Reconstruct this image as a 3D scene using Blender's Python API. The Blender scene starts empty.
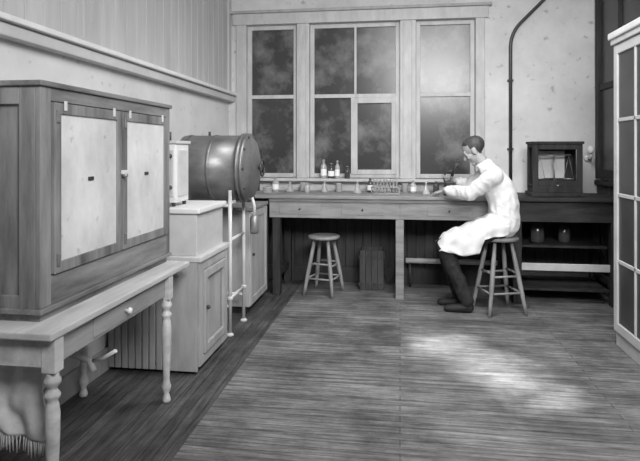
import bpy, bmesh, math, random
import numpy as np
from mathutils import Vector, Matrix, noise
random.seed(7)
scene = bpy.context.scene
scene.view_settings.view_transform = 'Standard'
scene.view_settings.gamma = 1.12

# ---------------------------------------------------------------- materials
def new_mat(name, rough=0.6, metallic=0.0, spec=0.5):
    m = bpy.data.materials.new(name); m.use_nodes = True
    nt = m.node_tree
    b = nt.nodes['Principled BSDF']
    b.inputs['Roughness'].default_value = rough
    b.inputs['Metallic'].default_value = metallic
    b.inputs['Specular IOR Level'].default_value = spec
    return m, nt, b

def N(nt, t, **kw):
    n = nt.nodes.new(t)
    for k, v in kw.items(): setattr(n, k, v)
    return n

def mottled(name, lo, hi, scale=(3, 3, 3), rough=0.6, metallic=0.0, spec=0.5, bump=0.15, detail=6, spots=0.0, p0=0.3, p1=0.7):
    """procedural grey material: noise (stretched for wood) between two greys, plus bump"""
    m, nt, b = new_mat(name, rough, metallic, spec)
    tc = N(nt, 'ShaderNodeTexCoord'); mp = N(nt, 'ShaderNodeMapping')
    mp.inputs['Scale'].default_value = scale
    nt.links.new(tc.outputs['Object'], mp.inputs['Vector'])
    nz = N(nt, 'ShaderNodeTexNoise'); nz.inputs['Scale'].default_value = 1.0
    nz.inputs['Detail'].default_value = detail; nz.inputs['Roughness'].default_value = 0.65
    nt.links.new(mp.outputs['Vector'], nz.inputs['Vector'])
    cr = N(nt, 'ShaderNodeValToRGB')
    cr.color_ramp.elements[0].position = p0; cr.color_ramp.elements[0].color = (lo, lo, lo, 1)
    cr.color_ramp.elements[1].position = p1; cr.color_ramp.elements[1].color = (hi, hi, hi, 1)
    nt.links.new(nz.outputs['Fac'], cr.inputs['Fac'])
    out = cr.outputs['Color']
    if spots > 0:
        n2 = N(nt, 'ShaderNodeTexNoise'); n2.inputs['Scale'].default_value = 14; n2.inputs['Detail'].default_value = 3
        nt.links.new(tc.outputs['Object'], n2.inputs['Vector'])
        c2 = N(nt, 'ShaderNodeValToRGB')
        c2.color_ramp.elements[0].position = 0.27; c2.color_ramp.elements[0].color = (1-spots,)*3 + (1,)
        c2.color_ramp.elements[1].position = 0.36; c2.color_ramp.elements[1].color = (1, 1, 1, 1)
        nt.links.new(n2.outputs['Fac'], c2.inputs['Fac'])
        mx = N(nt, 'ShaderNodeMix', data_type='RGBA', blend_type='MULTIPLY'); mx.inputs[0].default_value = 1
        nt.links.new(out, mx.inputs[6]); nt.links.new(c2.outputs['Color'], mx.inputs[7])
        out = mx.outputs[2]
    nt.links.new(out, b.inputs['Base Color'])
    if bump > 0:
        bp = N(nt, 'ShaderNodeBump'); bp.inputs['Strength'].default_value = bump; bp.inputs['Distance'].default_value = 0.01
        nt.links.new(nz.outputs['Fac'], bp.inputs['Height']); nt.links.new(bp.outputs['Normal'], b.inputs['Normal'])
    return m

def floor_mat(name, lo, hi, along_x=True, rough=0.48):
    m, nt, b = new_mat(name, rough, 0, 0.4)
    tc = N(nt, 'ShaderNodeTexCoord'); mp = N(nt, 'ShaderNodeMapping')
    if not along_x: mp.inputs['Rotation'].default_value = (0, 0, math.radians(90))
    nt.links.new(tc.outputs['Object'], mp.inputs['Vector'])
    br = N(nt, 'ShaderNodeTexBrick')
    br.inputs['Scale'].default_value = 1; br.inputs['Brick Width'].default_value = 2.3
    br.inputs['Row Height'].default_value = 0.062; br.inputs['Mortar Size'].default_value = 0.003
    br.inputs['Mortar Smooth'].default_value = 0.5
    br.inputs['Color1'].default_value = (lo, lo, lo, 1); br.inputs['Color2'].default_value = (hi, hi, hi, 1)
    br.inputs['Mortar'].default_value = (lo*.4,)*3 + (1,)
    nt.links.new(mp.outputs['Vector'], br.inputs['Vector'])
    m2 = N(nt, 'ShaderNodeMapping'); m2.inputs['Scale'].default_value = (2.6, 38, 1)
    nt.links.new(mp.outputs['Vector'], m2.inputs['Vector'])
    nz = N(nt, 'ShaderNodeTexNoise'); nz.inputs['Scale'].default_value = 1; nz.inputs['Detail'].default_value = 8
    nz.inputs['Roughness'].default_value = .8
    nt.links.new(m2.outputs['Vector'], nz.inputs['Vector'])
    cr = N(nt, 'ShaderNodeValToRGB')
    cr.color_ramp.elements[0].position = .36; cr.color_ramp.elements[0].color = (.28, .28, .28, 1)
    cr.color_ramp.elements[1].position = .68; cr.color_ramp.elements[1].color = (1.9, 1.9, 1.9, 1)
    nt.links.new(nz.outputs['Fac'], cr.inputs['Fac'])
    mx = N(nt, 'ShaderNodeMix', data_type='RGBA', blend_type='MULTIPLY'); mx.inputs[0].default_value = 1
    nt.links.new(br.outputs['Color'], mx.inputs[6]); nt.links.new(cr.outputs['Color'], mx.inputs[7])
    n3 = N(nt, 'ShaderNodeTexNoise'); n3.inputs['Scale'].default_value = 2.0; n3.inputs['Detail'].default_value = 8
    n3.inputs['Roughness'].default_value = .7
    nt.links.new(tc.outputs['Object'], n3.inputs['Vector'])
    c3 = N(nt, 'ShaderNodeValToRGB')
    c3.color_ramp.elements[0].position = .35; c3.color_ramp.elements[0].color = (.5, .5, .5, 1)
    c3.color_ramp.elements[1].position = .65; c3.color_ramp.elements[1].color = (1.6, 1.6, 1.6, 1)
    nt.links.new(n3.outputs['Fac'], c3.inputs['Fac'])
    mx2 = N(nt, 'ShaderNodeMix', data_type='RGBA', blend_type='MULTIPLY'); mx2.inputs[0].default_value = 1
    nt.links.new(mx.outputs[2], mx2.inputs[6]); nt.links.new(c3.outputs['Color'], mx2.inputs[7])
    nt.links.new(mx2.outputs[2], b.inputs['Base Color'])
    bp = N(nt, 'ShaderNodeBump'); bp.inputs['Strength'].default_value = .4; bp.inputs['Distance'].default_value = .005
    ad = N(nt, 'ShaderNodeMath', operation='SUBTRACT')
    nt.links.new(nz.outputs['Fac'], ad.inputs[0]); nt.links.new(br.outputs['Fac'], ad.inputs[1])
    nt.links.new(ad.outputs[0], bp.inputs['Height']); nt.links.new(bp.outputs['Normal'], b.inputs['Normal'])
    return m

M = {}
M['plaster'] = mottled('plaster_mottled', .42, .68, (1.3, 1.3, 1.3), .85, bump=.08, spots=.4, detail=8)
M['plaster_l'] = mottled('plaster_left', .50, .70, (1.3, 1.3, 1.3), .85, bump=.08, spots=.3, detail=8)
M['board_paint'] = mottled('painted_boarding', .36, .50, (6, 6, .8), .7, bump=.1)
M['ceiling'] = mottled('ceiling_plaster', .5, .6, (2, 2, 2), .9, bump=.05)
M['sash'] = mottled('painted_sash', .34, .50, (12, 12, 4), .55, bump=.1)
M['trimw'] = mottled('painted_trim', .42, .56, (6, 3, 6), .6, bump=.1)
M['wood_dark'] = mottled('dark_stained_wood', .010, .036, (20, 20, 3), .65, bump=.2, spec=.15)
M['wood_darkx'] = mottled('dark_stained_wood_long', .010, .036, (3, 20, 20), .65, bump=.2, spec=.15)
M['wood_box'] = mottled('incubator_wood', .06, .27, (12, 12, 1.6), .6, bump=.3, detail=9, spec=.3)
M['wood_boxy'] = mottled('incubator_wood_long', .06, .27, (12, 1.6, 12), .6, bump=.3, detail=9, spec=.3)
M['wood_mid'] = mottled('bench_wood', .12, .27, (2.5, 16, 16), .55, bump=.2)
M['wood_bin'] = mottled('bin_wood', .028, .065, (16, 16, 3), .7, bump=.2, spec=.2)
M['wood_table'] = mottled('table_top_wood', .34, .60, (16, 2, 16), .5, bump=.2)
M['wood_apron'] = mottled('table_apron_wood', .18, .34, (16, 2, 16), .5, bump=.2)
M['wood_stool'] = mottled('stool_wood', .14, .30, (18, 18, 4), .5, bump=.2)
M['canvas'] = mottled('door_panel_white', .40, .74, (3, 3, 2), .75, bump=.08, spots=.35, detail=8)
M['cup_paint'] = mottled('cupboard_paint', .25, .40, (10, 10, 2), .6, bump=.12)
M['white_paint'] = mottled('white_paint', .62, .76, (6, 6, 6), .5, bump=.05)
M['glass_dark'] = mottled('window_pane_glass', .03, .24, (2.8, 2.8, 2.8), .25, bump=.02, p0=.47, p1=.88, spec=.4, detail=8)  # pale blotches in the opaque pane colour stand in for reflected sky and plants
M['glass_cab'] = mottled('cabinet_pane_glass', .025, .05, (3, 3, 3), .3, bump=0, spec=.25)
M['copper'] = mottled('sterilizer_copper', .11, .21, (5, 9, 9), .40, metallic=.55, bump=.08)
M['metal_lt'] = mottled('painted_pipe_metal', .5, .64, (8, 8, 8), .45, bump=.05)
M['metal_dk'] = mottled('dark_iron', .02, .05, (10, 10, 10), .45, metallic=.3, bump=.08)
M['brass'] = mottled('brass', .2, .3, (10, 10, 10), .4, metallic=.6, bump=.03)
M['coat'] = mottled('coat_cotton', .64, .80, (12, 12, 12), .9, bump=.25, spec=.15)
M['trouser'] = mottled('trouser_wool', .018, .035, (30, 30, 30), .95, bump=.2, spec=.05)
M['shoe'] = mottled('shoe_leather', .01, .02, (10, 10, 10), .6, bump=.05, spec=.2)
M['skin'] = mottled('skin', .28, .35, (15, 15, 15), .6, bump=.05, spec=.3)
M['hair'] = mottled('hair_dark', .015, .05, (60, 60, 20), .6, bump=.4)
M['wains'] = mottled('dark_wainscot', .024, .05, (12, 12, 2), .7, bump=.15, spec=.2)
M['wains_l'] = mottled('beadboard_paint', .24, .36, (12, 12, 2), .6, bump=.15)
M['cloth'] = mottled('towel_cotton', .42, .62, (14, 14, 14), .9, bump=.3)
M['bottle'] = mottled('bottle_glass', .40, .55, (6, 6, 6), .15, bump=0)
M['bottle_dk'] = mottled('bottle_glass_dark', .03, .06, (6, 6, 6), .12, bump=0)
M['label'] = mottled('paper_label', .75, .85, (9, 9, 9), .8, bump=0)
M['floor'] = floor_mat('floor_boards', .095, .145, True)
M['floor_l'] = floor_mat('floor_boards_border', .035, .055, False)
M['bottle'].node_tree.nodes['Principled BSDF'].inputs['Transmission Weight'].default_value = .35

# ---------------------------------------------------------------- mesh builder
class MB:
    def __init__(s, name):
        s.name = name; s.bm = bmesh.new(); s.mats = []
    def mi(s, k):
        if k not in s.mats: s.mats.append(k)
        return s.mats.index(k)
    def _tag(s, faces, k, smooth=False):
        i = s.mi(k)
        for f in faces: f.material_index = i; f.smooth = smooth
    def box(s, x0, x1, y0, y1, z0, z1, k, bev=0.0):
        x0, x1 = sorted((x0, x1)); y0, y1 = sorted((y0, y1)); z0, z1 = sorted((z0, z1))
        vs = [s.bm.verts.new(p) for p in ((x0,y0,z0),(x1,y0,z0),(x1,y1,z0),(x0,y1,z0),(x0,y0,z1),(x1,y0,z1),(x1,y1,z1),(x0,y1,z1))]
        fs = [s.bm.faces.new([vs[i] for i in q]) for q in ((0,3,2,1),(4,5,6,7),(0,1,5,4),(1,2,6,5),(2,3,7,6),(3,0,4,7))]
        s._tag(fs, k)
        if bev > 0:
            es = list({e for f in fs for e in f.edges})
            r = bmesh.ops.bevel(s.bm, geom=es, offset=bev, segments=2, affect='EDGES', profile=.5)
            s._tag(r['faces'], k)
        return vs
    def frame(s, plane, a0, a1, z0, z1, t, d0, d1, k, bev=0.003):
        def b(aa, ab, za, zb):
            if plane == 'x': s.box(aa, ab, d0, d1, za, zb, k, bev)
            else: s.box(d0, d1, aa, ab, za, zb, k, bev)
        b(a0, a0+t, z0, z1); b(a1-t, a1, z0, z1); b(a0+t, a1-t, z0, z0+t); b(a0+t, a1-t, z1-t, z1)
    def lathe(s, o, prof, k, axis=(0,0,1), seg=24):
        ax = Vector(axis).normalized(); q = Vector((0,0,1)).rotation_difference(ax).to_matrix(); o = Vector(o)
        rings = []
        for p in prof:
            r, h = p[0], p[1]
            if r < 1e-6: rings.append([s.bm.verts.new(o + q @ Vector((0,0,h)))])
            else: rings.append([s.bm.verts.new(o + q @ Vector((r*math.cos(2*math.pi*i/seg), r*math.sin(2*math.pi*i/seg), h))) for i in range(seg)])
        for j in range(len(rings)-1):
            a, b = rings[j], rings[j+1]; kk = prof[j+1][2] if len(prof[j+1]) > 2 else k; fs = []
            for i in range(seg):
                i2 = (i+1) % seg
                if len(a) == 1 and len(b) == 1: continue
                if len(a) == 1: fs.append(s.bm.faces.new((a[0], b[i2], b[i])))
                elif len(b) == 1: fs.append(s.bm.faces.new((a[i], a[i2], b[0])))
                else: fs.append(s.bm.faces.new((a[i], a[i2], b[i2], b[i])))
            s._tag(fs, kk, True)
        if len(rings[0]) > 1: s._tag([s.bm.faces.new(list(reversed(rings[0])))], k)
        if len(rings[-1]) > 1: s._tag([s.bm.faces.new(rings[-1])], k)
    def cyl(s, p0, p1, r0, r1=None, k=None, seg=14):
        p0, p1 = Vector(p0), Vector(p1)
        r1 = r0 if r1 is None else r1
        s.lathe(p0, [(r0, 0), (r1, (p1-p0).length)], k, p1-p0, seg)
    def tube(s, pts, r, k, seg=12):
        pts = [Vector(p) for p in pts]; rings = []
        up = None
        for i, p in enumerate(pts):
            t = (pts[min(i+1, len(pts)-1)] - pts[max(i-1, 0)]).normalized()
            if up is None:
                up = t.orthogonal().normalized()
            up = (up - t*up.dot(t)).normalized(); w = t.cross(up)
            rings.append([s.bm.verts.new(p + r*(up*math.cos(2*math.pi*j/seg) + w*math.sin(2*math.pi*j/seg))) for j in range(seg)])
        fs = []
        for a, b in zip(rings, rings[1:]):
            for j in range(seg): fs.append(s.bm.faces.new((a[j], a[(j+1)%seg], b[(j+1)%seg], b[j])))
        s._tag(fs, k, True)
        s._tag([s.bm.faces.new(list(reversed(rings[0]))), s.bm.faces.new(rings[-1])], k)
    def torus(s, c, R, r, axis, k, seg=24):
        ax = Vector(axis).normalized(); q = Vector((0,0,1)).rotation_difference(ax).to_matrix(); c = Vector(c)
        n = 8; g = [[s.bm.verts.new(c + q @ Vector(((R+r*math.cos(2*math.pi*j/n))*math.cos(2*math.pi*i/seg), (R+r*math.cos(2*math.pi*j/n))*math.sin(2*math.pi*i/seg), r*math.sin(2*math.pi*j/n)))) for j in range(n)] for i in range(seg)]
        fs = []
        for i in range(seg):
            for j in range(n): fs.append(s.bm.faces.new((g[i][j], g[(i+1)%seg][j], g[(i+1)%seg][(j+1)%n], g[i][(j+1)%n])))
        s._tag(fs, k, True)
    def sphere(s, c, r, k, sc=(1,1,1)):
        mat = Matrix.Translation(c) @ Matrix.Diagonal((r*sc[0], r*sc[1], r*sc[2], 1))
        res = bmesh.ops.create_icosphere(s.bm, subdivisions=3, radius=1, matrix=mat)
        s._tag({f for v in res['verts'] for f in v.link_faces}, k, True)
    def grid(s, fn, nu, nv, k, thick=0.004):
        g = [[s.bm.verts.new(fn(i/(nu-1), j/(nv-1))) for j in range(nv)] for i in range(nu)]
        fs = [s.bm.faces.new((g[i][j], g[i+1][j], g[i+1][j+1], g[i][j+1])) for i in range(nu-1) for j in range(nv-1)]
        s._tag(fs, k, True)
        s.bm.normal_update()
        bmesh.ops.solidify(s.bm, geom=fs, thickness=thick)
    def done(s, origin=None, parent=None):
        bmesh.ops.recalc_face_normals(s.bm, faces=s.bm.faces)
        me = bpy.data.meshes.new(s.name); 
        s.bm.to_mesh(me); s.bm.free()
        for k in s.mats: me.materials.append(M[k])
        ob = bpy.data.objects.new(s.name, me); scene.collection.objects.link(ob)
        if parent: ob.parent = parent
        return ob

WL, WR, YB, CZ = -1.86, 1.97, 5.95, 3.3     # left wall, right wall, back wall, ceiling
YF = -1.2
# ---------------------------------------------------------------- room shell
b = MB('floor')
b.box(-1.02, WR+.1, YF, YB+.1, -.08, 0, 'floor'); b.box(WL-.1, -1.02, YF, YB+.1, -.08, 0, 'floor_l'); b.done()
b = MB('ceiling'); b.box(WL-.1, WR+.1, YF, YB+.1, CZ, CZ+.1, 'ceiling'); b.done()
b = MB('wall_front'); b.box(WL-.1, WR+.1, YF-.1, YF, 0, CZ, 'plaster'); b.done()
b = MB('wall_left'); b.box(WL-.1, WL, YF, YB+.1, 0, CZ, 'plaster_l')
y = .0
while y < YB-.02:
    b.box(WL, WL+.012, y+.003, min(y+.147, YB), 2.02, CZ, 'board_paint', .002); y += .15
b.box(WL, WL+.03, YB-.09, YB, 2.02, CZ, 'board_paint', .004)
b.box(WL, WL+.03, 3.05, 3.12, 2.02, CZ, 'board_paint', .004)
b.done()
b = MB('trim_1')   # ledge running along left wall
b.box(WL, WL+.07, YF, YB, 1.925, 1.985, 'trimw', .006); b.box(WL, WL+.10, YF, YB, 1.99, 2.02, 'white_paint', .006)
b.done()
b = MB('baseboard_left'); b.box(WL, WL+.02, YF, YB-.1, 0, .14, 'wains_l', .004); b.done()

OX0, OX1, OZ0, OZ1 = -1.66, .77, 1.10, 2.76
b = MB('wall_back')
b.box(WL-.1, OX0, YB, YB+.16, 0, CZ, 'plaster'); b.box(OX1, WR+.1, YB, YB+.16, 0, CZ, 'plaster')
b.box(OX0, OX1, YB, YB+.16, 0, OZ0, 'plaster'); b.box(OX0, OX1, YB, YB+.16, OZ1, CZ, 'plaster')
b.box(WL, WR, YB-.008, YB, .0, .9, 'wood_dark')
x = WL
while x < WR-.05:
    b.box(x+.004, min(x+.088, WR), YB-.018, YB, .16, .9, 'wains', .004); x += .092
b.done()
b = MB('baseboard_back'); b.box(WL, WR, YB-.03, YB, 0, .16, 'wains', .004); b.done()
b = MB('wall_right'); b.box(WR, WR+.1, YF, YB+.1, 0, CZ, 'plaster'); 
b.box(WR-.008, WR, 4.35, YB, 0, 1.06, 'wood_dark')
y = 4.35
while y < YB-.05:
    b.box(WR-.015, WR, y+.004, y+.086, .0, 1.06, 'wains', .004); y += .09
b.done()
b = MB('trim_2'); b.box(WR-.05, WR, 4.35, YB-.02, 1.06, 1.10, 'wood_dark', .005); b.done()
b = MB('trim_3')  # window casing of the triple window
b.box(OX0-.11, OX0, YB-.03, YB, 1.04, OZ1, 'sash', .005); b.box(OX1, OX1+.09, YB-.03, YB, 1.04, OZ1, 'sash', .005)
b.box(OX0-.15, OX1+.13, YB-.035, YB, OZ1, OZ1+.12, 'sash', .005); b.box(OX0-.18, OX1+.16, YB-.06, YB, OZ1+.12, OZ1+.15, 'wains_l', .005)
b.box(OX0-.15, OX1+.13, YB-.13, YB+.16, OZ0-.03, OZ0, 'sash', .005)
b.box(-1.10, -.965, YB-.02, YB+.14, OZ0, OZ1, 'sash', .005); b.box(.0, .165, YB-.02, YB+.14, OZ0, OZ1, 'sash', .005)
for x in (-1.075, -1.0, .03, .12): b.box(x, x+.014, YB-.028, YB-.018, OZ0+.02, OZ1, 'sash', .003)
b.done()
def window(name, x0, x1, bars):
    b = MB(name)
    b.frame('x', x0, x1, OZ0+.002, OZ1-.002, .045, YB+.04, YB+.09, 'sash')
    b.box(x0+.045, x1-.045, YB+.035, YB+.085, 1.96, 2.0, 'sash', .003)
    b.box(x0+.04, x1-.04, YB+.062, YB+.068, OZ0+.04, OZ1-.04, 'glass_dark')
    for (xa, xb, za, zb) in bars: b.box(xa, xb, YB+.03, YB+.085, za, zb, 'sash', .003)
    b.done()
window('window_1', OX0+.002, -1.102, [])
window('window_2', -.963, -.002, [(-.485, -.46, 2.0, 2.72), (-.52, -.45, 1.14, 1.96), (-.45, -.045, 1.14, 1.19), (-.45, -.045, 1.90, 1.96), (-.09, -.045, 1.19, 1.9)])
window('window_3', .167, OX1-.002, [])
b = MB('window_4')
b.frame('y', 4.75, 5.90, 1.12, 3.0, .09, WR-.05, WR, 'wood_dark'); b.box(WR-.02, WR-.01, 4.84, 5.81, 1.2, 2.92, 'glass_cab')
b.box(WR-.04, WR, 4.84, 5.81, 1.98, 2.04, 'wood_dark', .004); b.box(WR-.04, WR, 5.30, 5.34, 1.2, 2.92, 'wood_dark', .004)
b.done()

# ---------------------------------------------------------------- long laboratory bench
b = MB('laboratory_bench')
BL = WL+.04
b.box(BL, .95, 5.25, YB-.035, .935, .97, 'wood_mid', .006); b.box(.95, WR-.02, 5.25, YB-.035, .935, .97, 'wood_darkx', .006)
b.box(-1.25, .0, 5.285, 5.31, .75, .935, 'wood_mid', .004); b.box(.0, .95, 5.285, 5.31, .75, .935, 'wood_mid', .004)
b.box(.95, WR-.02, 5.285, 5.31, .75, .935, 'wood_darkx', .004)
b.box(-1.25, .95, 5.27, 5.285, .905, .932, 'wood_mid', .003)
for x in (-1.22, -.04, 1.02, 1.86):
    k = 'wood_mid' if x == -.04 else 'wood_dark'
    b.box(x, x+.075, 5.29, 5.365, 0, .935, k, .004); b.box(x, x+.075, 5.83, 5.9, 0, .935, 'wood_dark', .004)
    b.box(x+.02, x+.055, 5.365, 5.83, .16, .22, 'wood_dark', .003)
for x in (-.95, -.35, .45):
    b.box(x-.2, x+.2, 5.279, 5.288, .785, .885, 'wood_mid', .003); b.sphere((x, 5.272, .835), .009, 'metal_dk')
b.box(1.095, 1.86, 5.33, 5.88, .12, .14, 'wood_dark', .003); b.box(1.095, 1.86, 5.40, 5.88, .50, .52, 'wood_dark', .003)
b.box(1.095, 1.86, 5.32, 5.335, .305, .37, 'trimw', .003)
b.done()
b = MB('storage_jar')
b.lathe((1.3, 5.6, .522), [(.06, 0), (.065, .01), (.065, .14), (.04, .17), (.045, .19), (0, .19)], 'bottle_dk'); b.done()
b = MB('storage_jar.001')
b.lathe((1.55, 5.62, .522), [(.05, 0), (.055, .01), (.055, .12), (.035, .15), (.04, .17), (0, .17)], 'bottle_dk'); b.done()
b = MB('skirting_pipe'); b.tube([(.06, 5.80, .27), (.5, 5.80, .27), (.96, 5.80, .27)], .026, 'metal_lt')
for x in (.2, .8): b.box(x, x+.02, 5.8, YB-.03, .24, .26, 'metal_lt', 0)
for x in (.1, .9): b.cyl((x, 5.80, 0), (x, 5.80, .25), .012, .012, 'metal_dk')
b.done()

b = MB('side_cabinet')
x1 = -1.27
b.box(WL+.02, x1, 4.64, 5.24, .06, .88, 'cup_paint', .004); b.box(WL+.02, x1+.02, 4.62, 5.245, .88, .91, 'wood_mid', .005)
b.box(WL+.04, x1-.03, 4.66, 5.22, 0, .06, 'wood_dark')
b.frame('y', 4.65, 5.23, .07, .87, .06, x1, x1+.012, 'cup_paint')
b.sphere((x1+.022, 4.70, .5), .013, 'metal_dk')
b.done()

b = MB('wooden_bin')
x, y_, w_, d_, h_ = -.40, 5.58, .24, .26, .40
K = 'wood_bin'
for i in range(4):
    xa = x+i*w_/4
    b.box(xa+.002, xa+w_/4-.002, y_, y_+.015, .02, h_, K, .002); b.box(xa+.002, xa+w_/4-.002, y_+d_-.015, y_+d_, .02, h_, K, .002)
    ya = y_+.015+i*(d_-.03)/4
    b.box(x, x+.015, ya+.001, ya+(d_-.03)/4-.001, .02, h_, K, .002); b.box(x+w_-.015, x+w_, ya+.001, ya+(d_-.03)/4-.001, .02, h_, K, .002)
for z in (.05, .32): b.frame('x', x-.008, x+w_+.008, z, z+.03, .008, y_-.008, y_+d_+.008, K, 0)
b.box(x+.01, x+w_-.01, y_+.01, y_+d_-.01, 0, .03, K); b.done()

# ---------------------------------------------------------------- stools
def stool(name, cx, cy, h, rs, rf, ang, k='wood_stool'):
    b = MB(name)
    b.lathe((cx, cy, h-.035), [(rs*.86, 0), (rs*.98, .006), (rs, .018), (rs*.98, .030), (rs*.9, .035), (rs*.5, .031), (0, .030)], k, seg=32)
    feet = []
    for i in range(4):
        a = math.radians(ang + 90*i); f = Vector((cx+rf*math.cos(a), cy+rf*math.sin(a), 0)); t = Vector((cx+rs*.62*math.cos(a), cy+rs*.62*math.sin(a), h-.03))
        feet.append((f, t)); L = (t-f).length
        b.lathe(f, [(.012, 0), (.016, L*.15), (.02, L*.4), (.019, L*.7), (.014, L)], k, t-f, 12)
    for i in range(4):
        for fr, up in ((.30, 0), (.52, .04)):
            a = feet[i]; c = feet[(i+1) % 4]; fr2 = fr + (up if i % 2 else 0)
            b.cyl(a[0].lerp(a[1], fr2), c[0].lerp(c[1], fr2), .009, .009, k, 8)
    return b.done()
stool('wooden_stool', .85, 5.03, .655, .165, .235, -118)
stool('wooden_stool.001', -.735, 5.42, .57, .155, .21, -60, 'wood_stool')

# ---------------------------------------------------------------- table with turned legs
b = MB('work_table')
tx0, tx1, ty0, ty1, tz = WL+.02, -1.25, 1.87, 3.22, .733
b.box(tx0, tx1, ty0, ty1, tz-.03, tz, 'wood_table', .006)
b.box(tx1-.05, tx1-.03, ty0+.05, ty1-.25, tz-.14, tz-.03, 'wood_apron', .003)
b.box(tx0+.05, tx0+.07, ty0+.05, ty1-.25, tz-.14, tz-.03, 'wood_apron', .003)
b.box(tx0+.06, tx1-.04, ty0+.035, ty0+.055, tz-.14, tz-.03, 'wood_table', .003)
b.box(tx0+.06, tx1-.04, ty1-.27, ty1-.25, tz-.14, tz-.03, 'wood_apron', .003)
b.box(tx1-.032, tx1-.024, 2.20, 2.72, tz-.125, tz-.045, 'wood_apron', .003)
b.lathe((tx1-.024, 2.47, tz-.085), [(.008, 0), (.007, .012), (.016, .02), (.012, .03), (0, .033)], 'white_paint', (1, 0, 0), 14)
def turned(cx, cy):
    w = .028
    b.box(cx-w, cx+w, cy-w, cy+w, tz-.16, tz-.03, 'wood_table', .003)
    p = [(.018,0),(.024,.01),(.02,.03),(.014,.05),(.024,.075),(.027,.09),(.02,.11),(.017,.13),(.021,.2),(.026,.33),(.027,.42),(.022,.455),(.018,.465),(.029,.48),(.029,.49),(.018,.505),(.017,.515),(.031,.53),(.031,.545),(.022,.56),(.026,.574)]
    b.lathe((cx, cy, 0), p, 'wood_table', seg=20)
turned(tx1-.035, ty0+.06); turned(tx1-.035, 2.96); turned(tx0+.06, ty0+.06); turned(tx0+.06, 2.96)
b.done()

# ---------------------------------------------------------------- incubator box on the table
b = MB('incubator_cabinet')
bx0, bx1, by0, by1, bz0, bz1 = WL+.03, -1.37, 1.98, 3.205, .765, 1.67
b.box(bx0+.01, bx1-.012, by0+.015, by1-.02, tz, bz0, 'wood_boxy')
b.box(bx0, bx1-.02, by0+.015, by1-.015, bz0, bz1-.02, 'wood_box', .003)
b.frame('x', bx0, bx1-.021, bz0, bz1-.022, .07, by0, by0+.02, 'wood_box')
b.frame('x', bx0, bx1-.021, bz0, bz1-.022, .07, by1-.02, by1, 'wood_box')
b.box(bx0-.0, bx1+.012, by0-.012, by1+.012, bz1-.022, bz1, 'wood_boxy', .005)
b.box(bx0, bx1+.01, by0-.01, by1+.01, bz0-.0, bz0+.02, 'wood_boxy', .004)
b.box(bx1-.021, bx1, by0, by0+.07, bz0+.02, bz1-.022, 'wood_box', .003); b.box(bx1-.02, bx1, by1-.05, by1, bz0+.02, bz1-.022, 'wood_box', .003)
b.box(bx1-.02, bx1, by0+.07, by1-.05, bz1-.075, bz1-.022, 'wood_boxy', .003); b.box(bx1-.02, bx1, by0+.07, by1-.05, bz0+.02, bz0+.135, 'wood_boxy', .003)
dz0, dz1 = bz0+.14, bz1-.08
for (ya, yb) in ((by0+.075, 2.60), (2.61, by1-.055)):
    b.frame('y', ya, yb, dz0, dz1, .045, bx1-.018, bx1+.012, 'wood_box')
    b.box(bx1-.015, bx1+.004, ya+.04, yb-.04, dz0+.04, dz1-.04, 'canvas')
    yc = (ya+yb)/2
    b.box(bx1+.004, bx1+.009, yc-.022, yc+.022, 1.265, 1.282, 'metal_dk', .002)
    for yy in (ya+.06, yb-.09): b.box(bx1+.012, bx1+.016, yy, yy+.02, dz1-.03, dz1+.01, 'metal_lt', .002)
    for zz in (dz0+.03, dz1-.08):
        b.box(bx1+.012, bx1+.018, ya+.01, ya+.03, zz, zz+.05, 'brass', .002)
b.box(bx1+.012, bx1+.026, 2.585, 2.635, 1.28, 1.30, 'metal_lt', .003); b.cyl((bx1+.012, 2.60, 1.275), (bx1+.04, 2.60, 1.275), .008, .008, 'brass')
b.done()

# towel hanging in loose folds over a rail under the near end of the table
b = MB('hanging_towel')
def tw(u, v):
    x = -1.80 + .44*u
    nn = noise.noise(Vector((u*4, v*3, 1.7)))*.025
    fold = .014*math.sin(u*19 + 1.6*math.sin(v*3.5)) + .006*math.sin(u*37+v*5)
    return Vector((x + .015*math.sin(v*5+u*3), 1.995 + nn*v + fold*(.25+.75*v), .583-.28*v + .03*math.sin(u*5)*v))
b.grid(tw, 70, 30, 'cloth', .005)
for i in range(46):
    u = i/45; p = tw(u, .99); q = p + Vector((random.uniform(-.006,.006), random.uniform(-.005,.005), -.05-random.uniform(0,.025)))
    b.tube([p, (p+q)/2, q], .0025, 'cloth', 6)
b.tube([(-1.83, 1.995, .586), (-1.6, 1.995, .586), (-1.32, 1.995, .586)], .005, 'wood_stool')
b.done()
b = MB('wall_tap')
b.tube([(WL+.01, 2.55, .40), (-1.72, 2.55, .40), (-1.60, 2.57, .39), (-1.52, 2.58, .36), (-1.50, 2.58, .31)], .017, 'metal_lt')
b.lathe((WL+.012, 2.55, .40), [(.04, 0), (.04, .01), (.02, .02)], 'metal_lt', (1,0,0)); b.cyl((-1.66, 2.56, .38), (-1.66, 2.56, .47), .011, .011, 'metal_lt')
b.box(-1.67, -1.65, 2.50, 2.62, .465, .485, 'metal_lt', .006); b.sphere((-1.66, 2.56, .395), .027, 'metal_lt')
b.tube([(-1.50, 2.58, .36), (-1.44, 2.56, .38), (-1.36, 2.54, .43)], .009, 'metal_lt')
b.done()

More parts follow.
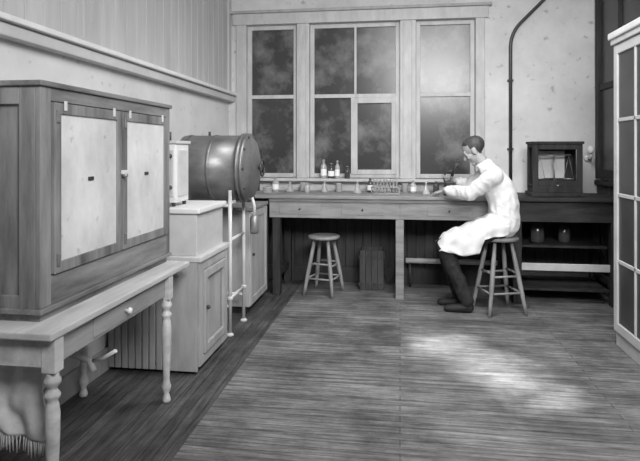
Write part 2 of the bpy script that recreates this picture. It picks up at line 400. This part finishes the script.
# ---------------------------------------------------------------- cupboard
b = MB('storage_cupboard')
cx0, cx1, cy0, cy1 = WL+.02, -1.23, 3.34, 3.90
b.box(cx0, cx1-.015, cy0+.01, cy1-.01, .05, .70, 'cup_paint'); b.box(cx0+.02, cx1-.04, cy0+.03, cy1-.03, 0, .05, 'wood_dark')
b.box(cx0, cx1+.012, cy0-.012, cy1+.012, .70, .735, 'trimw', .006)
b.frame('y', cy0, cy1, .05, .70, .06, cx1-.015, cx1, 'cup_paint'); b.frame('y', cy0+.065, cy1-.065, .115, .635, .05, cx1-.01, cx1+.012, 'cup_paint')
x = cx0
while x < -1.44:      # vertical beaded boards on the near side
    b.box(x+.003, x+.040, cy0-.006, cy0+.012, .02, .698, 'wains_l', .004); b.cyl((x+.0445, cy0+.004, .02), (x+.0445, cy0+.004, .698), .004, .004, 'wains_l', 8); x += .046
b.box(x, cx1-.016, cy0-.008, cy0+.012, .02, .698, 'cup_paint', .003)
b.sphere((cx1+.022, cy0+.09, .40), .014, 'metal_dk')
b.box(cx0, cx1-.03, cy0+.02, cy1-.02, .735, 1.0, 'trimw', .004)
b.box(cx0, cx1-.005, cy0, cy1, 1.0, 1.035, 'white_paint', .008)
b.done()
b = MB('drying_oven')
b.box(-1.60, -1.42, 3.42, 3.64, 1.06, 1.44, 'white_paint', .01); b.box(-1.61, -1.41, 3.41, 3.65, 1.44, 1.46, 'trimw', .004)
for x in (-1.585, -1.455):
    for y in (3.43, 3.61): b.box(x, x+.02, y, y+.02, 1.035, 1.06, 'metal_dk')
b.frame('x', -1.585, -1.435, 1.1, 1.40, .02, 3.412, 3.42, 'trimw'); b.sphere((-1.455, 3.41, 1.36), .014, 'metal_dk'); b.sphere((-1.455, 3.41, 1.16), .014, 'metal_dk')
b.box(-1.42, -1.412, 3.45, 3.61, 1.1, 1.4, 'trimw', .003); b.cyl((-1.51, 3.53, 1.46), (-1.51, 3.53, 1.52), .012, .012, 'metal_dk')
b.done()

# ---------------------------------------------------------------- autoclave
b = MB('steam_autoclave')
cy, cz, R = 4.29, 1.26, .255
b.lathe((-1.72, cy, cz), [(0, -.05), (.12, -.04), (.21, -.015), (R, .03), (R, .50)], 'copper', (1, 0, 0), 48)
b.lathe((-1.22, cy, cz), [(R+.016, 0), (R+.016, .018), (R, .022), (R, .030), (R+.016, .034), (R+.016, .05), (R-.01, .06), (.22, .08), (.15, .103), (.07, .117), (0, .121)], 'copper', (1, 0, 0), 48)
for xx in (-1.66, -1.45): b.lathe((xx, cy, cz), [(R+.004, 0), (R+.006, .012), (R+.004, .024)], 'copper', (1, 0, 0), 48)
for i in range(10):
    a = 2*math.pi*i/10; c = Vector((-1.225, cy+(R-.005)*math.cos(a), cz+(R-.005)*math.sin(a)))
    b.cyl(c, c+Vector((.075, 0, 0)), .006, .006, 'metal_dk', 8); b.cyl(c+Vector((.055, 0, 0)), c+Vector((.07, 0, 0)), .012, .012, 'metal_dk', 6)
b.cyl((-1.10, cy, cz), (-1.07, cy, cz), .014, .014, 'metal_dk'); b.torus((-1.07, cy, cz), .065, .007, (1,0,0), 'metal_dk')
for i in range(2):
    a = math.pi*i/2+.4; d = Vector((0, math.cos(a), math.sin(a)))*.065; b.cyl(Vector((-1.07, cy, cz))-d, Vector((-1.07, cy, cz))+d, .005, .005, 'metal_dk', 8)
for y in (cy-.20, cy+.17):
    for x in (-1.27, -1.66):
        b.cyl((x, y, 0), (x, y, cz-.165), .014, .014, 'metal_lt'); b.lathe((x, y, 0), [(.028, 0), (.028, .008), (.016, .02)], 'metal_lt')
    for z in (.22, .98): b.cyl((-1.66, y, z), (-1.27, y, z), .012, .012, 'metal_lt')
for x in (-1.27, -1.66):
    for z in (.28, .72, 1.0): b.cyl((x, cy-.20, z), (x, cy+.17, z), .012, .012, 'metal_lt')
    b.sphere((x, cy-.2, .28), .022, 'metal_lt'); b.sphere((x, cy+.17, .28), .022, 'metal_lt')
b.tube([(-1.16, cy+.02, cz-.23), (-1.14, cy+.02, cz-.30), (-1.14, cy+.02, cz-.38)], .012, 'metal_lt'); b.lathe((-1.14, cy+.02, cz-.52), [(.03, 0), (.036, .02), (.036, .12), (.02, .15)], 'brass')
b.tube([(-1.5, cy, cz+R-.01), (-1.5, cy, cz+R+.03)], .010, 'metal_dk')
b.done()

# ---------------------------------------------------------------- balance case on bench
b = MB('balance_case')
ax0, ax1, ay0, ay1, az = 1.225, 1.665, 5.44, 5.68, .97
b.box(ax0-.018, ax1+.018, ay0-.02, ay1+.02, az, az+.035, 'wood_dark', .005); b.box(ax0, ax1, ay0, ay1, az+.035, az+.095, 'wood_dark', .004)
b.box(ax0-.012, ax1+.012, ay0-.012, ay1+.012, az+.485, az+.51, 'wood_dark', .005)
b.box(ax0, ax1, ay1-.012, ay1, az+.07, az+.49, 'wood_dark')
b.frame('x', ax0, ax1, az+.095, az+.485, .05, ay0, ay0+.02, 'wood_dark')
for x in (ax0, ax1-.018): b.frame('y', ay0+.02, ay1-.012, az+.075, az+.485, .03, x, x+.018, 'wood_dark')
xm = (ax0+ax1)/2; ym = (ay0+ay1)/2
b.cyl((xm, ym, az+.09), (xm, ym, az+.39), .008, .008, 'brass'); b.cyl((xm-.15, ym, az+.375), (xm+.15, ym, az+.385), .007, .007, 'brass')
for sx in (-.13, .13):
    b.lathe((xm+sx, ym, az+.15), [(.0, 0), (.045, .004), (.05, .012), (.046, .012)], 'brass')
    for dx in (-.045, .045): b.cyl((xm+sx+dx, ym, az+.16), (xm+sx, ym, az+.375), .002, .002, 'brass', 6)
b.box(xm-.12, xm+.12, ay1-.02, ay1-.013, az+.16, az+.42, 'trimw')
b.sphere((xm, ay0-.004, az+.10), .01, 'brass')
b.done()

b = MB('gas_pipe')
pts = [(1.115, YB-.03, .98), (1.115, YB-.03, 2.45)]
for i in range(1, 7):
    a = math.radians(i*7.5); pts.append((1.115+.35*(1-math.cos(a)), YB-.03, 2.45+.35*math.sin(a)))
pts += [(1.62, YB-.03, 3.1), (1.66, YB-.03, CZ-.005)]
b.tube(pts, .017, 'metal_dk')
for z in (1.4, 2.1): b.box(1.085, 1.145, YB-.03, YB, z, z+.02, 'metal_dk', .002)
b.done()
b = MB('wall_gas_bracket')
b.lathe((1.86, YB-.01, 1.32), [(.035, 0), (.03, .012), (.015, .02)], 'metal_lt', (0,-1,0)); b.tube([(1.86, YB-.02, 1.32), (1.86, 5.83, 1.32), (1.85, 5.80, 1.36)], .01, 'metal_lt')
b.lathe((1.85, 5.80, 1.36), [(.012, 0), (.03, .02), (.035, .05), (.02, .08)], 'white_paint')
b.done()

# ---------------------------------------------------------------- glazed cabinet on right
b = MB('glazed_cabinet')
gx0, gx1, gy0, gy1, gz = 1.52, WR-.02, 2.85, 4.29, 2.19
b.box(gx0+.02, gx1, gy0, gy1, .0, .10, 'trimw', .004); b.box(gx0+.03, gx1, gy1-.02, gy1, .1, gz, 'trimw'); b.box(gx0+.03, gx1, gy0, gy0+.02, .1, gz, 'trimw')
b.box(gx1-.02, gx1, gy0, gy1, .1, gz, 'wood_dark'); b.box(gx0+.02, gx1, gy0, gy1, gz-.03, gz, 'trimw')
b.box(gx0-.03, gx1, gy0-.03, gy1+.03, gz, gz+.05, 'white_paint', .01); b.box(gx0-.015, gx1, gy0-.015, gy1+.015, gz-.04, gz, 'trimw', .006)
for z in (.12, .6, 1.08, 1.6): b.box(gx0+.05, gx1-.02, gy0+.02, gy1-.02, z, z+.02, 'wood_dark')
gm = (gy0+gy1)/2
for (ya, yb) in ((gy0+.005, gm-.003), (gm+.003, gy1-.005)):
    b.frame('y', ya, yb, .11, gz-.045, .065, gx0, gx0+.03, 'trimw', .005)
    for z in (.60, 1.07, 1.60): b.box(gx0+.004, gx0+.028, ya+.065, yb-.065, z, z+.025, 'trimw', .003)
    b.box(gx0+.004, gx0+.028, (ya+yb)/2-.012, (ya+yb)/2+.012, .175, gz-.11, 'trimw', .003)
    b.box(gx0+.013, gx0+.017, ya+.06, yb-.06, .17, gz-.1, 'glass_cab')
b.sphere((gx0-.01, gm-.03, 1.1), .014, 'brass')
b.done()

# ---------------------------------------------------------------- glassware
def bottle(name, x, y, z, h, r, k='bottle', label=False, cap=True):
    b = MB(name)
    lk = 'label' if label else k
    b.lathe((x, y, z), [(r*.9, 0), (r, h*.04), (r, h*.15), (r, h*.5, lk), (r, h*.62), (r*.85, h*.70), (r*.38, h*.78), (r*.36, h*.9), (r*.5, h*.91), (r*.5, h*.95), (r*.3, h*.96, 'wood_stool'), (r*.34, h, 'wood_stool'), (0, h, 'wood_stool')], k, seg=18); b.done()
def flask(name, x, y, z, h, r):
    b = MB(name)
    b.lathe((x, y, z), [(r*.9, 0), (r, h*.05), (r*.96, h*.12), (r*.3, h*.68), (r*.26, h*.93), (r*.36, h), (r*.2, h), (r*.2, h*.7), (0, h*.65)], 'bottle', seg=20); b.done()
def beaker(name, x, y, z, h, r):
    b = MB(name)
    b.lathe((x, y, z), [(r*.9, 0), (r, h*.05), (r, h*.95), (r*1.08, h), (r*.93, h*.98), (r*.92, h*.1), (0, h*.09)], 'bottle', seg=20); b.done()
n = {}
def nm(base):
    i = n.get(base, 0); n[base] = i+1
    return base if i == 0 else '%s.%03d' % (base, i)
zs = OZ0+.0005
for (x, h, r, k, l) in ((-.80, .20, .032, 'bottle', True), (-.72, .16, .034, 'bottle_dk', True), (-.655, .19, .026, 'bottle', True), (-.55, .13, .03, 'bottle_dk', False)):
    bottle(nm('reagent_bottle'), x, YB-.075, zs, h, r, k, l)
bt = .9705
for (x, y, h, r, k, l) in ((-1.62, 5.72, .2, .04, 'bottle', True), (-1.50, 5.76, .16, .036, 'bottle_dk', False), (-1.28, 5.7, .15, .035, 'bottle', True), (-.93, 5.6, .1, .03, 'bottle', False), (-.30, 5.7, .15, .03, 'bottle_dk', True), (-.06, 5.6, .1, .028, 'bottle', False), (.13, 5.65, .13, .03, 'bottle', True), (.36, 5.72, .12, .03, 'bottle_dk', False), (.82, 5.78, .14, .03, 'bottle_dk', True)):
    bottle(nm('reagent_bottle'), x, y, bt, h, r, k, l)
for (x, y) in ((-1.12, 5.66), (-.76, 5.64), (-.42, 5.55), (.25, 5.5)): flask(nm('erlenmeyer_flask'), x, y, bt, .12, .042)
for (x, y) in ((-1.0, 5.75), (-.62, 5.7), (.05, 5.75)): beaker(nm('beaker'), x, y, bt, .09, .034)
b = MB('test_tube_rack')
b.box(-.28, .0, 5.47, 5.54, bt, bt+.012, 'wood_stool', .002); b.box(-.28, .0, 5.47, 5.54, bt+.06, bt+.07, 'wood_stool', .002)
for x in (-.28, -.01): b.box(x, x+.01, 5.47, 5.54, bt, bt+.07, 'wood_stool')
for i in range(8):
    x = -.25+i*.031; b.lathe((x, 5.505, bt+.013), [(0, 0), (.007, .006), (.008, .02), (.008, .125), (.010, .128), (.006, .128), (.006, .03), (0, .02)], 'bottle', seg=10)
b.done()
b = MB('petri_dish')
for i in range(3): b.lathe((-1.32, 5.5, bt+i*.02), [(.045, 0), (.048, .003), (.048, .018), (.0, .018)], 'bottle', seg=24)
b.done()

b = MB('microscope')
mx, my = .47, 5.42
b.box(mx-.045, mx+.05, my-.05, my-.02, bt, bt+.018, 'metal_dk', .006); b.box(mx-.045, mx+.05, my+.02, my+.05, bt, bt+.018, 'metal_dk', .006); b.box(mx-.065, mx-.03, my-.05, my+.05, bt, bt+.02, 'metal_dk', .006)
b.cyl((mx-.045, my, bt+.015), (mx-.045, my, bt+.12), .013, .011, 'metal_dk')
b.box(mx-.06, mx+.05, my-.045, my+.045, bt+.115, bt+.125, 'metal_dk', .003)
d = Vector((.35, -.55, 1.0)).normalized(); o = Vector((mx, my, bt+.145))
b.cyl(o, o+d*.035, .006, .010, 'brass'); b.cyl(o+d*.03, o+d*.05, .017, .017, 'brass'); b.cyl(o+d*.05, o+d*.17, .015, .015, 'metal_dk'); b.cyl(o+d*.15, o+d*.22, .012, .012, 'brass'); b.cyl(o+d*.205, o+d*.222, .016, .016, 'metal_dk')
b.tube([(mx-.045, my, bt+.11), (mx-.06, my, bt+.17), Vector((mx-.035, my-.02, bt+.23)), o+d*.10], .010, 'metal_dk')
b.cyl((mx-.055, my-.03, bt+.18), (mx-.055, my+.03, bt+.18), .014, .014, 'brass'); b.lathe((mx, my-.0, bt+.06), [(.022, 0), (.022, .006), (0, .007)], 'brass', (.4, 0, 1))
b.done()

# ---------------------------------------------------------------- seated man
man = bpy.data.objects.new('seated_man', None); scene.collection.objects.link(man)
CY = 5.03
parts = []
def cap(p0, p1, r0, r1, lab): parts.append(('c', (Vector(p0), Vector(p1), r0, r1), lab))
def ell(c, rad, lab, rot=None): parts.append(('e', (Vector(c), Vector(rad), rot if rot else Matrix.Identity(3)), lab))
# loose coat body, leaning forward towards -X
for sy in (-1, -.33, .33, 1):
    cap((.885, CY+sy*.065, .775), (.888, CY+sy*.060, .93), .125, .120, 'coat')
    cap((.888, CY+sy*.060, .93), (.848, CY+sy*.062, 1.08), .120, .118, 'coat')
    cap((.848, CY+sy*.062, 1.08), (.790, CY+sy*.070, 1.18), .118, .088, 'coat')
cap((.780, CY-.13, 1.19), (.780, CY+.13, 1.19), .074, .074, 'coat')
cap((.775, CY, 1.22), (.728, CY+.012, 1.268), .078, .064, 'coat')
for i in range(14):
    a0 = 2*math.pi*i/14; a1 = 2*math.pi*(i+1)/14
    cN = Vector((.728, CY+.012, 1.272)); axn = Vector((-.6, .15, .75)).normalized(); e1 = axn.orthogonal().normalized(); e2 = axn.cross(e1)
    cap(cN+(e1*math.cos(a0)+e2*math.sin(a0))*.060, cN+(e1*math.cos(a1)+e2*math.sin(a1))*.060, .013, .013, 'coat')
cap((.750, CY, 1.24), (.675, CY+.025, 1.345), .056, .052, 'skin')
# near (left) arm
S = Vector((.780, CY-.155, 1.18)); E = Vector((.60, 4.97, 1.025)); Wr = Vector((.41, 5.18, 1.035))
cap(S, S.lerp(E, .5), .078, .071, 'coat'); cap(S.lerp(E, .5), E, .071, .062, 'coat'); cap(E, E.lerp(Wr, .86), .061, .045, 'coat'); cap(E.lerp(Wr, .8), Wr+(Wr-E).normalized()*.02, .027, .025, 'skin')
# far (right) arm
S2 = Vector((.77, CY+.155, 1.18)); E2 = Vector((.65, 5.36, 1.06)); W2 = Vector((.545, 5.50, 1.10))
cap(S2, E2, .078, .062, 'coat'); cap(E2, E2.lerp(W2, .86), .060, .045, 'coat'); cap(E2.lerp(W2, .7), W2, .027, .025, 'skin')
for sy, kx, ax_ in ((-1, .385, .57), (1, .375, .53)):
    hip = Vector((.85, CY+sy*.09, .735)); kn = Vector((kx, CY+sy*.095-.01, .545)); an = Vector((ax_, CY+sy*.10+.02, .10))
    cap(hip, kn, .085, .064, 'trouser'); cap(kn, kn.lerp(an, .35), .062, .064, 'trouser'); cap(kn.lerp(an, .35), an, .064, .056, 'trouser')
    cap(an+Vector((.02, 0, -.055)), an+Vector((-.08, 0, -.062)), .042, .038, 'shoe'); cap(an+Vector((-.08, 0, -.062)), an+Vector((-.17, 0, -.068)), .038, .030, 'shoe')
    cap(an, an+Vector((0, 0, -.05)), .042, .042, 'shoe')
fwd = Vector((-.82, .22, -.56)).normalized(); left = Vector((0, 0, 1)).cross(fwd).normalized(); upv = fwd.cross(left).normalized()
HR = Matrix((fwd, left, upv)).transposed(); HC = Vector((.645, CY+.035, 1.395)); hs = .97
def H(x, y, z): return HC + HR @ (Vector((x, y, z))*hs)
def he(c, r, lab): ell(H(*c), Vector(r)*hs, lab, HR)
he((-.012, 0, .035), (.098, .074, .086), 'skin'); he((.025, 0, -.045), (.062, .056, .068), 'skin'); he((.066, 0, -.098), (.022, .026, .020), 'skin')
cap(H(.090, 0, .010), H(.112, 0, -.026), .008*hs, .013*hs, 'skin'); he((.078, 0, .028), (.020, .050, .012), 'skin')
he((.082, 0, -.055), (.013, .026, .007), 'skin'); he((.082, 0, -.068), (.012, .022, .007), 'skin')
for sy in (-1, 1):
    he((-.005, sy*.077, -.012), (.020, .010, .032), 'skin'); he((.074, sy*.032, .003), (.014, .016, .012), 'skin'); he((.06, sy*.042, -.03), (.025, .018, .022), 'skin')
he((-.022, 0, .042), (.102, .079, .086), 'hair'); he((.015, 0, .092), (.055, .058, .027), 'hair')
def hand(Wp, f, palm_n, side, curl, grip=1):
    f = f.normalized(); u = (palm_n - f*palm_n.dot(f)).normalized(); s_ = u.cross(f)*side
    P = lambda a, bb, c: Wp + f*a + s_*bb + u*c
    RM = Matrix((f, s_, u)).transposed()
    ell(P(.045, 0, 0), (.050, .040, .016), 'skin', RM); cap(P(-.01, 0, 0), P(.04, .005, 0), .024, .020, 'skin')
    for i, (off, L) in enumerate(((.028, .072), (.009, .080), (-.010, .074), (-.028, .058))):
        p = P(.078-.004*i, off, 0); ang = .15
        cap(P(.05, off*.8, 0), p, .011, .0095, 'skin')
        for j, fr in enumerate((.45, .30, .25)):
            q = p + (f*math.cos(ang) - u*math.sin(ang))*L*fr + s_*off*.25*fr
            cap(p, q, .0092-.0008*j, .0086-.0008*j, 'skin'); p = q; ang += curl
    p = P(.02, .028, -.004); q = P(.052, .056, -.012); r = P(.080, .058, -.022)
    cap(p, q, .013, .011, 'skin'); cap(q, r, .0105, .0085, 'skin')
hand(Wr+Vector((-.012, .02, -.006)), Vector((-.62, .72, -.22)), Vector((0, 0, 1)), 1, .35)
hand(W2, Vector((-.75, .10, .0)), Vector((.2, .6, .8)), -1, .55)

def body_mesh():
    bm = bmesh.new()
    def ico(c, r, R=None):
        T = Matrix.Translation(c) @ ((R.to_4x4()) if R else Matrix.Identity(4)) @ Matrix.Diagonal((r[0], r[1], r[2], 1))
        return bmesh.ops.create_icosphere(bm, subdivisions=3, radius=1, matrix=T)['verts']
    for t, d, lab in parts:
        if t == 'e': ico(d[0], d[1], d[2])
        else:
            p0, p1, r0, r1 = d
            tmp = bmesh.new()
            for p, r in ((p0, r0), (p1, r1)):
                bmesh.ops.create_icosphere(tmp, subdivisions=2, radius=r, matrix=Matrix.Translation(p))
            res = bmesh.ops.convex_hull(tmp, input=tmp.verts)
            hull = set(g for g in res['geom'] if isinstance(g, bmesh.types.BMFace) and g.is_valid)
            bmesh.ops.delete(tmp, geom=[f for f in tmp.faces if f not in hull], context='FACES_ONLY')
            mp = {}
            for f in tmp.faces:
                for v in f.verts:
                    if v not in mp: mp[v] = bm.verts.new(v.co)
                try: bm.faces.new([mp[v] for v in f.verts])
                except ValueError: pass
            tmp.free()
    me = bpy.data.meshes.new('tmp_body'); bm.to_mesh(me); bm.free()
    ob = bpy.data.objects.new('tmp_body', me); scene.collection.objects.link(ob)
    m = ob.modifiers.new('r', 'REMESH'); m.mode = 'VOXEL'; m.voxel_size = .005; m.use_smooth_shade = True
    m2 = ob.modifiers.new('s', 'SMOOTH'); m2.factor = .5; m2.iterations = 3
    dg = bpy.context.evaluated_depsgraph_get(); dg.update()
    out = bpy.data.meshes.new_from_object(ob.evaluated_get(dg))
    bpy.data.objects.remove(ob)
    return out
me = body_mesh(); me.name = 'body'
co = np.empty(len(me.vertices)*3); me.vertices.foreach_get('co', co); co = co.reshape(-1, 3)
labs = ['coat', 'trouser', 'shoe', 'skin', 'hair']
best = np.full(len(co), 1e9); lab = np.zeros(len(co), int)
for t, d, l in parts:
    if t == 'e':
        R = np.array(d[2]); q = (co - np.array(d[0])) @ R; r = np.array(d[1]); k = np.linalg.norm(q/r, axis=1); dist = (k-1)*np.linalg.norm(q, axis=1)/np.maximum(k, 1e-6)
    else:
        a, c = np.array(d[0]), np.array(d[1]); ab = c-a; tt = np.clip(((co-a) @ ab)/max(ab @ ab, 1e-9), 0, 1); dist = np.linalg.norm(co-a-tt[:, None]*ab, axis=1) - (d[2]+(d[3]-d[2])*tt)
    m = dist < best; best[m] = dist[m]; lab[m] = labs.index(l)
hl = (co - np.array(HC)) @ np.array(HR) / hs
inhead = np.linalg.norm(hl, axis=1) < .15
hairm = inhead & (lab != 0) & ((hl[:, 2] > .066 + .9*np.maximum(0, hl[:, 0]-.035)) | ((hl[:, 0] < -.028) & (hl[:, 2] > -.055)) | ((hl[:, 0] < .015) & (hl[:, 2] > .02)))
lab[inhead & (lab == 4)] = 3; lab[hairm] = 4
nv = len(co); ed = np.empty(len(me.edges)*2, int); me.edges.foreach_get('vertices', ed); ed = ed.reshape(-1, 2)
cm = (lab == 0)
deg = np.zeros(nv); np.add.at(deg, ed[:, 0], 1); np.add.at(deg, ed[:, 1], 1)
for _ in range(22):
    acc = np.zeros((nv, 3)); np.add.at(acc, ed[:, 0], co[ed[:, 1]]); np.add.at(acc, ed[:, 1], co[ed[:, 0]])
    avg = acc/np.maximum(deg, 1)[:, None]; co[cm] = co[cm]*.4 + avg[cm]*.6
nrm = np.empty(len(me.vertices)*3); me.vertices.foreach_get('normal', nrm); nrm = nrm.reshape(-1, 3)
for i in np.nonzero((lab == 0) | (lab == 1))[0]:
    p = co[i]; q = Vector((p[0]*15 + p[2]*9, p[1]*6, p[2]*7 - p[0]*9))
    w = 1-2*abs(noise.noise(q)); w2 = noise.noise(Vector((p[0]*30, p[1]*22, p[2]*22)))
    co[i] = p + nrm[i]*((w-.5)*.008 + w2*.002 + .004)
me.vertices.foreach_set('co', co.ravel())
me.materials.clear()
for l in labs: me.materials.append(M[l])
for p in me.polygons: p.material_index = int(np.bincount([lab[v] for v in p.vertices]).argmax()); p.use_smooth = True
me.update()
body = bpy.data.objects.new('body', me); scene.collection.objects.link(body); body.parent = man
b = MB('coat_skirt')
def lerpt(tab, x):
    for (x0, v0), (x1_, v1) in zip(tab, tab[1:]):
        if x0 >= x >= x1_:
            t = (x0-x)/(x0-x1_); t = t*t*(3-2*t)
            return v0 + (v1-v0)*t
    return tab[-1][1] if x < tab[-1][0] else tab[0][1]
topT = [(.93, .86), (.80, .86), (.70, .81), (.60, .765), (.50, .72), (.40, .672), (.335, .60)]
hemT = [(.93, .69), (.80, .675), (.72, .655), (.66, .525), (.55, .505), (.45, .525), (.335, .545)]
def sk(u, v):
    x = .90 - .565*u; zt = lerpt(topT, x); zh = lerpt(hemT, x); t = (v-.5)*2; w = .185
    s_ = abs(t); sg = 1 if t > 0 else -1
    if s_ < .5:
        a = s_/.5; y = w*.93*a; z = zt - .03*(a**3) - .012*(1-a)*(1 if x < .75 else 0)
    else:
        a = (s_-.5)/.5; y = w*(.93+.07*math.sin(min(1, a*2)*math.pi/2)) + .010*a*math.sin(x*55+sg); z = (zt-.03) + (zh-(zt-.03))*a
    nzv = noise.noise(Vector((x*14, sg*s_*5, 2.3)))*.012
    return Vector((x + .01*math.sin(t*7), CY-.005 + sg*(y+nzv), z + nzv))
b.grid(sk, 60, 60, 'coat', .005)
sko = b.done(parent=man)

# ---------------------------------------------------------------- lights / world
w = bpy.data.worlds.new('world'); scene.world = w; w.use_nodes = True
bg = w.node_tree.nodes['Background']; bg.inputs['Color'].default_value = (1, 1, 1, 1); bg.inputs['Strength'].default_value = .5
def area(name, loc, tgt, sx, sy, e, spread=180):
    l = bpy.data.lights.new(name, 'AREA'); l.shape = 'RECTANGLE'; l.size = sx; l.size_y = sy; l.energy = e; l.spread = math.radians(spread)
    o = bpy.data.objects.new(name, l); scene.collection.objects.link(o); o.location = loc
    o.rotation_euler = (Vector(tgt)-Vector(loc)).to_track_quat('-Z', 'Y').to_euler(); return o
area('overhead_fill', (.3, 3.7, 3.2), (.2, 4.8, 0), 1.4, .9, 52, 140)  # added fill with no visible fitting, aimed at the floor by the bench
area('overhead_fill.001', (.7, .5, 2.9), (-.35, 5, 1.4), 1.6, 1.0, 97, 120)  # second added fill, unseen, to brighten the incubator doors and back wall
def spot(name, loc, tgt, e, ang, blend, r):
    l = bpy.data.lights.new(name, 'SPOT'); l.energy = e; l.spot_size = math.radians(ang); l.spot_blend = blend; l.shadow_soft_size = r
    o = bpy.data.objects.new(name, l); scene.collection.objects.link(o); o.location = loc
    o.rotation_euler = (Vector(tgt)-Vector(loc)).to_track_quat('-Z', 'Y').to_euler()
spot('floor_spot', (.45, 4.2, 3.2), (.30, 4.15, 0), 1000, 12, 1.0, .04)  # spots added without any fitting, to throw the bright patch on the boards
spot('floor_spot.001', (.8, 3.7, 3.2), (.62, 3.72, 0), 1500, 14, 1.0, .04)
spot('floor_spot.002', (.9, 3.4, 3.2), (.78, 3.35, 0), 900, 12, 1.0, .04)

cam = bpy.data.cameras.new('camera'); co_ = bpy.data.objects.new('camera', cam); scene.collection.objects.link(co_)
co_.location = (0, 0, 1.4); co_.rotation_euler = (math.radians(90), 0, math.radians(8.13))
cam.sensor_width = 36; cam.lens = 31.5; cam.shift_y = -80.5/640; cam.clip_start = .05
scene.camera = co_
